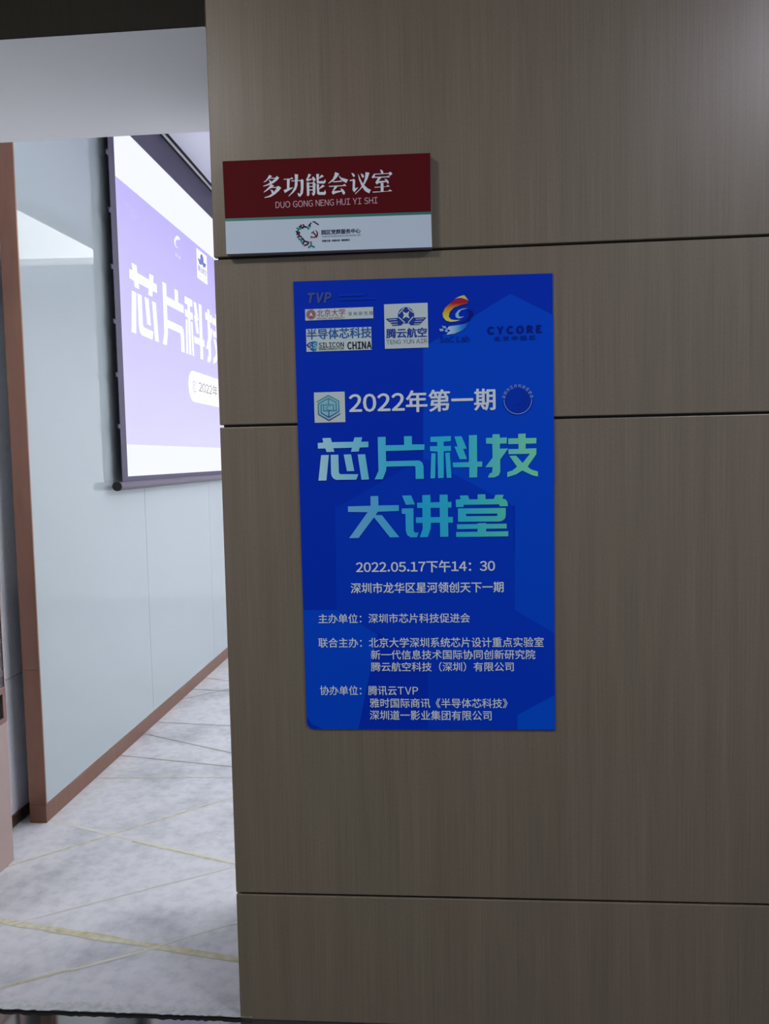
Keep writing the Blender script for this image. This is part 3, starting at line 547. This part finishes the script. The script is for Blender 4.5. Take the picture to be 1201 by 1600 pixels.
           ('P','shield_lettering','SS',[-0.3402,-0.3186,1.7437,1.7559],0.03,'print_pale'),('P','airline_lettering','腾云航空',[-0.1465,-0.0466,1.7623,1.7861],0.06,'print_navy'),
           ('P','airline_lettering','TENG YUN AIR',[-0.1466,-0.0467,1.748,1.7589],0,'print_grey'),('P','chip_lettering','CYCORE',[0.0999,0.2301,1.7635,1.7828],0.13,'print_dark'),
           ('P','chip_lettering','北 京 中 国 芯',[0.1156,0.2153,1.7475,1.7589],0.06,'print_dim'),('P','laboratory_lettering','SoC Lab',[-0.0161,0.0562,1.7477,1.7638],0.04,'print_dim'),
           ('P','emblem_lettering','C',[-0.2995,-0.2875,1.5909,1.6016],0,'print_teal'),('S','pinyin_lettering','DUO GONG NENG HUI YI SHI',[-0.407,-0.159,2.0802,2.0955],0,'sign_pink'),
           ('S','centre_lettering','园区党群服务中心',[-0.2967,-0.2015,2.0123,2.0238],0.05,'print_ink'),('S','centre_lettering','YUAN QU DANG QUN FU WU ZHONG XIN',[-0.2957,-0.2018,2.0052,2.0096],0,'print_ink'),
           ('S','centre_lettering','党建引领  共建共享  服务群众',[-0.296,-0.2275,1.995,2.0001],0.05,'print_ink')],
 'white': [[-0.5326,2.0545],[-0.0313,2.0491],[-0.0303,1.9723],[-0.5327,1.9763]],
 'wing_bars': [[[-0.1134,1.8203],[-0.1003,1.8338],[-0.102,1.8354],[-0.1151,1.8219]],[[-0.0931,1.8331],[-0.0798,1.8214],[-0.0782,1.8231],[-0.0916,1.8348]],
               [[-0.1153,1.8116],[-0.1008,1.7978],[-0.0992,1.7995],[-0.1137,1.8133]],[[-0.0802,1.8136],[-0.0932,1.7991],[-0.0915,1.7976],[-0.0784,1.812]],
               [[-0.1392,1.8062],[-0.1199,1.8067],[-0.1199,1.8082],[-0.1393,1.8077]],[[-0.1358,1.8002],[-0.1176,1.8009],[-0.1177,1.8024],[-0.1359,1.8018]],
               [[-0.1318,1.7947],[-0.1177,1.7952],[-0.1178,1.7967],[-0.1319,1.7962]],[[-0.0728,1.8056],[-0.0536,1.8062],[-0.0536,1.8077],[-0.0729,1.8071]],
               [[-0.0758,1.7999],[-0.0578,1.8005],[-0.0579,1.802],[-0.0759,1.8014]],[[-0.0777,1.7942],[-0.0626,1.7947],[-0.0626,1.7962],[-0.0778,1.7957]]],
 'wing_disc': [[[-0.0768,1.8158],[-0.0771,1.8197],[-0.0782,1.8234],[-0.08,1.8269],[-0.0824,1.83],[-0.0854,1.8326],[-0.0888,1.8346],[-0.0925,1.8358],[-0.0964,1.8363],[-0.1003,1.8361],[-0.104,1.8351],[-0.1075,1.8334],
                [-0.1106,1.831],[-0.1131,1.8281],[-0.115,1.8247],[-0.1162,1.821],[-0.1167,1.8172],[-0.1164,1.8133],[-0.1153,1.8095],[-0.1136,1.806],[-0.1111,1.8029],[-0.1082,1.8003],[-0.1048,1.7984],[-0.101,1.7971],
                [-0.0971,1.7966],[-0.0932,1.7968],[-0.0895,1.7978],[-0.086,1.7996],[-0.0829,1.8019],[-0.0804,1.8048],[-0.0785,1.8082],[-0.0773,1.8119]]],
 'wing_star': [[[-0.1053,1.8272],[-0.0978,1.8223],[-0.0943,1.8224],[-0.0883,1.8272],[-0.0911,1.8169],[-0.0881,1.8086],[-0.0968,1.813],[-0.1057,1.8081],[-0.102,1.8172]]],
 'wing_wings': [[[-0.1469,1.8101],[-0.1145,1.8115],[-0.1099,1.803],[-0.1042,1.7971],[-0.109,1.7926],[-0.1302,1.7921],[-0.1347,1.7993],[-0.1411,1.8041]],
                [[-0.0471,1.8101],[-0.0793,1.8101],[-0.0841,1.8021],[-0.0901,1.7966],[-0.0855,1.792],[-0.0644,1.7926],[-0.0572,1.7995],[-0.0507,1.8056]]]}


# ---------------------------------------------------------------- door sign
sg = thing('door_sign', 'red and white meeting room sign with Chinese title above the blue poster', 'sign', (-0.282, 0.0, 1.972))
YS = -0.026
lo, hi = [-0.5340, 1.9745], [-0.0306, 2.1945]
tl, trr, br, bl = ART['red'][0], ART['red'][1], ART['white'][2], ART['white'][3]
MB().prism([(p[0], YS + 0.003, p[1]) for p in (tl, trr, br, bl)], (0, -YS - 0.0035, 0)).build('sign_body', M['sign_side'], sg)
def plate(name, q, m):
    return MB().prism([(p[0], YS, p[1]) for p in q], (0, 0.0028, 0)).build(name, m, sg)
r_, w_ = ART['red'], ART['white']
plate('red_plate', r_, M['red']); plate('white_plate', w_, M['sign_white'])
plate('teal_strip', [r_[3], r_[2], w_[1], w_[0]], M['teal'])
P1 = on_wall(YS - 0.0005)
inked('title_lettering', ART['sign_title'], M['sign_letter'], sg, P1)
for k in ('heart_maroon', 'heart_navy', 'heart_teal'): inked('heart_figures', ART[k], M[k], sg, P1)
inked('party_emblem', ART['heart_emblem'], M['emblem_red'], sg, on_wall(YS - 0.0007))

# ---------------------------------------------------------------- poster
ps = thing('poster', 'tall blue lecture poster with gradient Chinese heading stuck on the wooden wall', 'poster', (-0.058, 0.0, 0.783))
q = ART['poster']
corner = [(q[3][0] + 0.016 - 0.019 * math.sin(a), q[3][1] + 0.018 - 0.018 * math.cos(a)) for a in [math.pi / 2 * k / 8 for k in range(9)]]
outline = [q[0], q[1], q[2]] + corner
MB().prism([(x, -0.004, z) for x, z in outline], (0, 0.0035, 0)).build('sheet', M['blue0'], ps)
for k, (nm, m) in enumerate((('hex_big', 'blue2'), ('hex_low', 'blue1'), ('hex_strip', 'blue2'), ('hex_half', 'blue1'), ('hex_corner', 'blue2'), ('hex_foot', 'blue3'))):
    inked('hexagon_pattern', ART[nm], M[m], ps, on_wall(-0.0043 - 0.00012 * k))
for nm, (x0, x1, z0, z1) in ART['cards']:
    inked(nm, [[(x0, z0), (x1, z0), (x1, z1), (x0, z1)]], M['card'], ps, on_wall(-0.0054))
P2, P3, P4 = on_wall(-0.0058), on_wall(-0.0061), on_wall(-0.0064)
allh = [p for ch in ART['heading_chars'] for p in ch]
inked('heading_lettering', allh, M['heading'], ps, P2)
inked('heading_lettering', ART['heading_second'], M['heading2'], ps, P2)
inked('swirl_dark_crescent', ART['swirl_dark'], M['print_dark'], ps, P2)  # dark navy crescent of the printed logo
inked('swirl_crescent', ART['swirl'], M['swirl'], ps, P3)
inked('swirl_tip', ART['swirl_tip'], M['swirl_tip'], ps, P3)
inked('swirl_eye', ART['swirl_eye'], M['pale_blue'], ps, P3)
inked('swirl_brush', ART['swirl_brush'], M['brush'], ps, P3)
inked('swirl_brush', ART['swirl_checks'], M['pale_blue'], ps, P3)
inked('wing_emblem', ART['wing_disc'] + ART['wing_wings'], M['print_navy'], ps, P2)
inked('wing_emblem', ART['wing_star'] + ART['wing_bars'], M['card'], ps, P3)
inked('hexagon_emblem', ART['hex_fill'], M['hexfill'], ps, P2)
inked('hexagon_emblem', ART['hex_lines'], M['hexline'], ps, P3)
inked('shield_emblem', ART['ss_shield'], M['shield'], ps, P2)
s_ = ART['seal']
inked('university_seal', disc(s_, 0.0098) + ring(s_, 0.0110, 0.0122), M['print_maroon'], ps, P2)
inked('university_seal', ring(s_, 0.0068, 0.0075) + [[(s_[0] + a - .0012, s_[1] - .004), (s_[0] + a + .0012, s_[1] - .004), (s_[0] + a * .4 + .0012, s_[1] + .0042), (s_[0] + a * .4 - .0012, s_[1] + .0042)] for a in (-.0035, 0, .0035)], M['card'], ps, P3)
b_ = ART['badge']
inked('society_badge', disc(b_, 0.0365, 48), M['print_dim'], ps, on_wall(-0.0052))
inked('society_badge', disc(b_, 0.0300, 48), M['badge_blue'], ps, on_wall(-0.0055))
inked('society_badge', ring(b_, 0.0325, 0.0340, math.radians(176), math.radians(364), 48)
      , M['badge_line'], ps, P2)
inked('society_badge', ring(b_, 0.0195, 0.0225, math.radians(-100), math.radians(60), 24) + ring(b_, 0.0115, 0.0135, math.radians(-110), math.radians(50), 18)
      + [[(b_[0] - .009, b_[1] - .0125), (b_[0] + .012, b_[1] - .0125), (b_[0] + .012, b_[1] - .0100), (b_[0] - .009, b_[1] - .0100)]], M['print_dim'], ps, on_wall(-0.0057))
vv, ff = [], []
for k, ch in enumerate('深圳市芯片科技促进会'):
    a = math.radians(166 - 152 * k / 9); gv, gf = glyphs(ch, 0.02); n = len(vv)
    for x, y, _k in gv:
        x = (x - 0.5) * 0.0080; y = (y - 0.5) * 0.0085 + 0.0345
        t_ = a - math.pi / 2
        vv.append(P2(b_[0] + x * math.cos(t_) - y * math.sin(t_), b_[1] + x * math.sin(t_) + y * math.cos(t_), _k))
    ff += [[n + i for i in f] for f in gf]
obj('society_badge', vv, ff, M['badge_line'], ps)
for kind, name, text, rect, bold, mat in ART['texts']:
    if kind == 'P': letter(name, text, rect, bold, M[mat], ps, P4 if name in ('shield_lettering', 'emblem_lettering') else P2, 0.25 if text == 'CYCORE' else 0.0, 0.22 if text == 'TVP' else 0.0)
    elif kind == 'S': letter(name, text, rect, bold, M[mat], sg, P1)
# two small faint lines beside the faint logo
inked('faint_lettering', [[(-0.262, 1.868), (-0.197, 1.868), (-0.197, 1.8735), (-0.262, 1.8735)], [(-0.262, 1.858), (-0.17, 1.858), (-0.17, 1.862), (-0.262, 1.862)]], M['blue1'], ps, P2)

# ---------------------------------------------------------------- projector screen
XS = -1.625
sc = thing('projector_screen', 'lit projector screen showing a lavender slide, hanging before the glass wall', 'projector screen', (XS, 3.1547, 1.3373))
MB().box((XS - 0.0012, 1.9155, 1.37), (XS + 0.0012, 4.4, 3.3553)).build('fabric', M['screen_black_spill'], sc)
im = MB().box((XS + 0.0012, 1.9859, 1.4042), (XS + 0.0022, 4.3285, 3.1715)).build('picture_area', M['beam_white'], sc)
sl = MB().box((XS + 0.0022, 1.9859, 1.567), (XS + 0.0030, 4.3285, 2.8944)).build('slide', M['beam_slide'], sc)
Q1, Q2 = on_screen(XS + 0.0034), on_screen(XS + 0.0038)
def fit(polys, rect):
    xs = [p[0] for q in polys for p in q]; zs = [p[1] for q in polys for p in q]
    x0, x1, z0, z1 = min(xs), max(xs), min(zs), max(zs)
    return [[(rect[0] + (p[0] - x0) / (x1 - x0) * (rect[1] - rect[0]), rect[2] + (p[1] - z0) / (z1 - z0) * (rect[3] - rect[2])) for p in q] for q in polys]
hp = []
for ch, (a, b) in zip(ART['heading_chars'], ((2.1084, 2.5065), (2.5678, 2.9658), (2.9863, 3.3741), (3.4099, 3.8079))):
    hp += fit(ch, (a, b, 2.1488, 2.5111))
inked('slide_heading', hp, M['beam_letter'], sl, Q1)
pill = [(3.1036 - 0.099 * math.sin(math.pi * k / 16), 1.9545 + 0.099 * math.cos(math.pi * k / 16)) for k in range(17)] + \
       [(3.8692 + 0.099 * math.sin(math.pi * k / 16), 1.9545 - 0.099 * math.cos(math.pi * k / 16)) for k in range(17)]
inked('slide_date_box', [pill], M['beam_letter'], sl, Q1)
letter('slide_date', '2022年', (3.2169, 3.6446, 1.9273, 2.0008), 0.0, M['beam_grey'], sl, Q2)
inked('slide_date_mark', ring((3.1241, 1.9548), 0.030, 0.038, 0.3, 5.6, 24) + ring((3.1241, 1.9548), 0.012, 0.018, 0, 6.28, 16), M['beam_faint'], sl, Q2)
inked('slide_logo_card', [[(3.2721, 2.6765), (3.4966, 2.6765), (3.4966, 2.8704), (3.2721, 2.8704)]], M['beam_letter'], sl, Q1)
inked('slide_logo', fit(ART['wing_disc'] + ART['wing_wings'], (3.2925, 3.4793, 2.7786, 2.8561)), M['beam_blue'], sl, Q2)
letter('slide_logo', '腾云航空', (3.2925, 3.4793, 2.7275, 2.7684), 0.02, M['beam_blue'], sl, Q2)
letter('slide_logo', 'TENG YUN AIR', (3.2925, 3.4793, 2.6928, 2.7132), 0.0, M['beam_faint'], sl, Q2)
inked('slide_logo', fit(ART['swirl'], (2.8332, 2.9454, 2.7714, 2.85)), M['beam_white'], sl, Q1)
letter('slide_logo', 'SoC Lab', (2.8434, 2.9403, 2.7153, 2.7377), 0.02, M['beam_white'], sl, Q1)
letter('slide_logo', 'TVP', (2.0809, 2.2534, 2.7377, 2.802), 0.03, M['beam_faint'], sl, Q1)
MB().tube((XS, 1.8563, 1.3582), (XS, 4.4612, 1.3582), 0.0215).build('bottom_bar', M['bar'], sc)
MB().tube((XS, 1.8461, 1.3582), (XS, 1.8558, 1.3582), 0.0235).build('end_cap', M['black'], sc)
MB().tube((XS, 4.4617, 1.3582), (XS, 4.4714, 1.3582), 0.0235).build('end_cap', M['black'], sc)
for z in (3.2461, 2.9807, 2.7051, 2.4346, 2.1692, 1.9089, 1.6537):
    MB().box((XS - 0.004, 1.891, z - 0.012), (XS + 0.004, 1.9176, z + 0.012), 0.003).build('tension_tab', M['screen_black_spill'], sc)

# ---------------------------------------------------------------- cabinet at the left edge
cb = thing('cabinet', 'rose gold metal cabinet with dark marbled side, cut off by the left edge', 'cabinet', (-1.71, 0.575, 0.0))
X1, X0 = -1.640, -1.784
MB().box((X0, 0.35, 0.0), (X1, 0.80, 0.528), 0.004).build('lower_body', M['rose'], cb)
fr = MB()
fr.box((X0, 0.35, 0.530), (X1 - 0.012, 0.80, 0.658))
fr.box((X1 - 0.012, 0.779, 0.530), (X1, 0.80, 0.658)).box((X1 - 0.012, 0.35, 0.530), (X1, 0.55, 0.658))
fr.box((X1 - 0.012, 0.55, 0.530), (X1, 0.779, 0.548)).box((X1 - 0.012, 0.55, 0.638), (X1, 0.779, 0.658))
fr.build('slot_frame', M['rose_dark'], cb)
MB().box((X1 - 0.0118, 0.762, 0.5482), (X1 - 0.008, 0.7788, 0.6378)).build('slot', M['black'], cb)
MB().box((X1 - 0.0118, 0.5502, 0.5482), (X1 - 0.008, 0.7615, 0.6378)).build('slot_plate', M['pale_plastic'], cb)
MB().box((X0, 0.35, 0.6615), (X1 - 0.002, 0.796, 1.25), 0.001).build('marbled_panel', M['marble'], cb)
MB().box((X1 - 0.004, 0.7935, 0.6615), (X1 + 0.001, 0.800, 1.25)).box((X1 - 0.004, 0.35, 0.6585), (X1 + 0.001, 0.80, 0.6612)).build('edge_trim', M['rose'], cb)
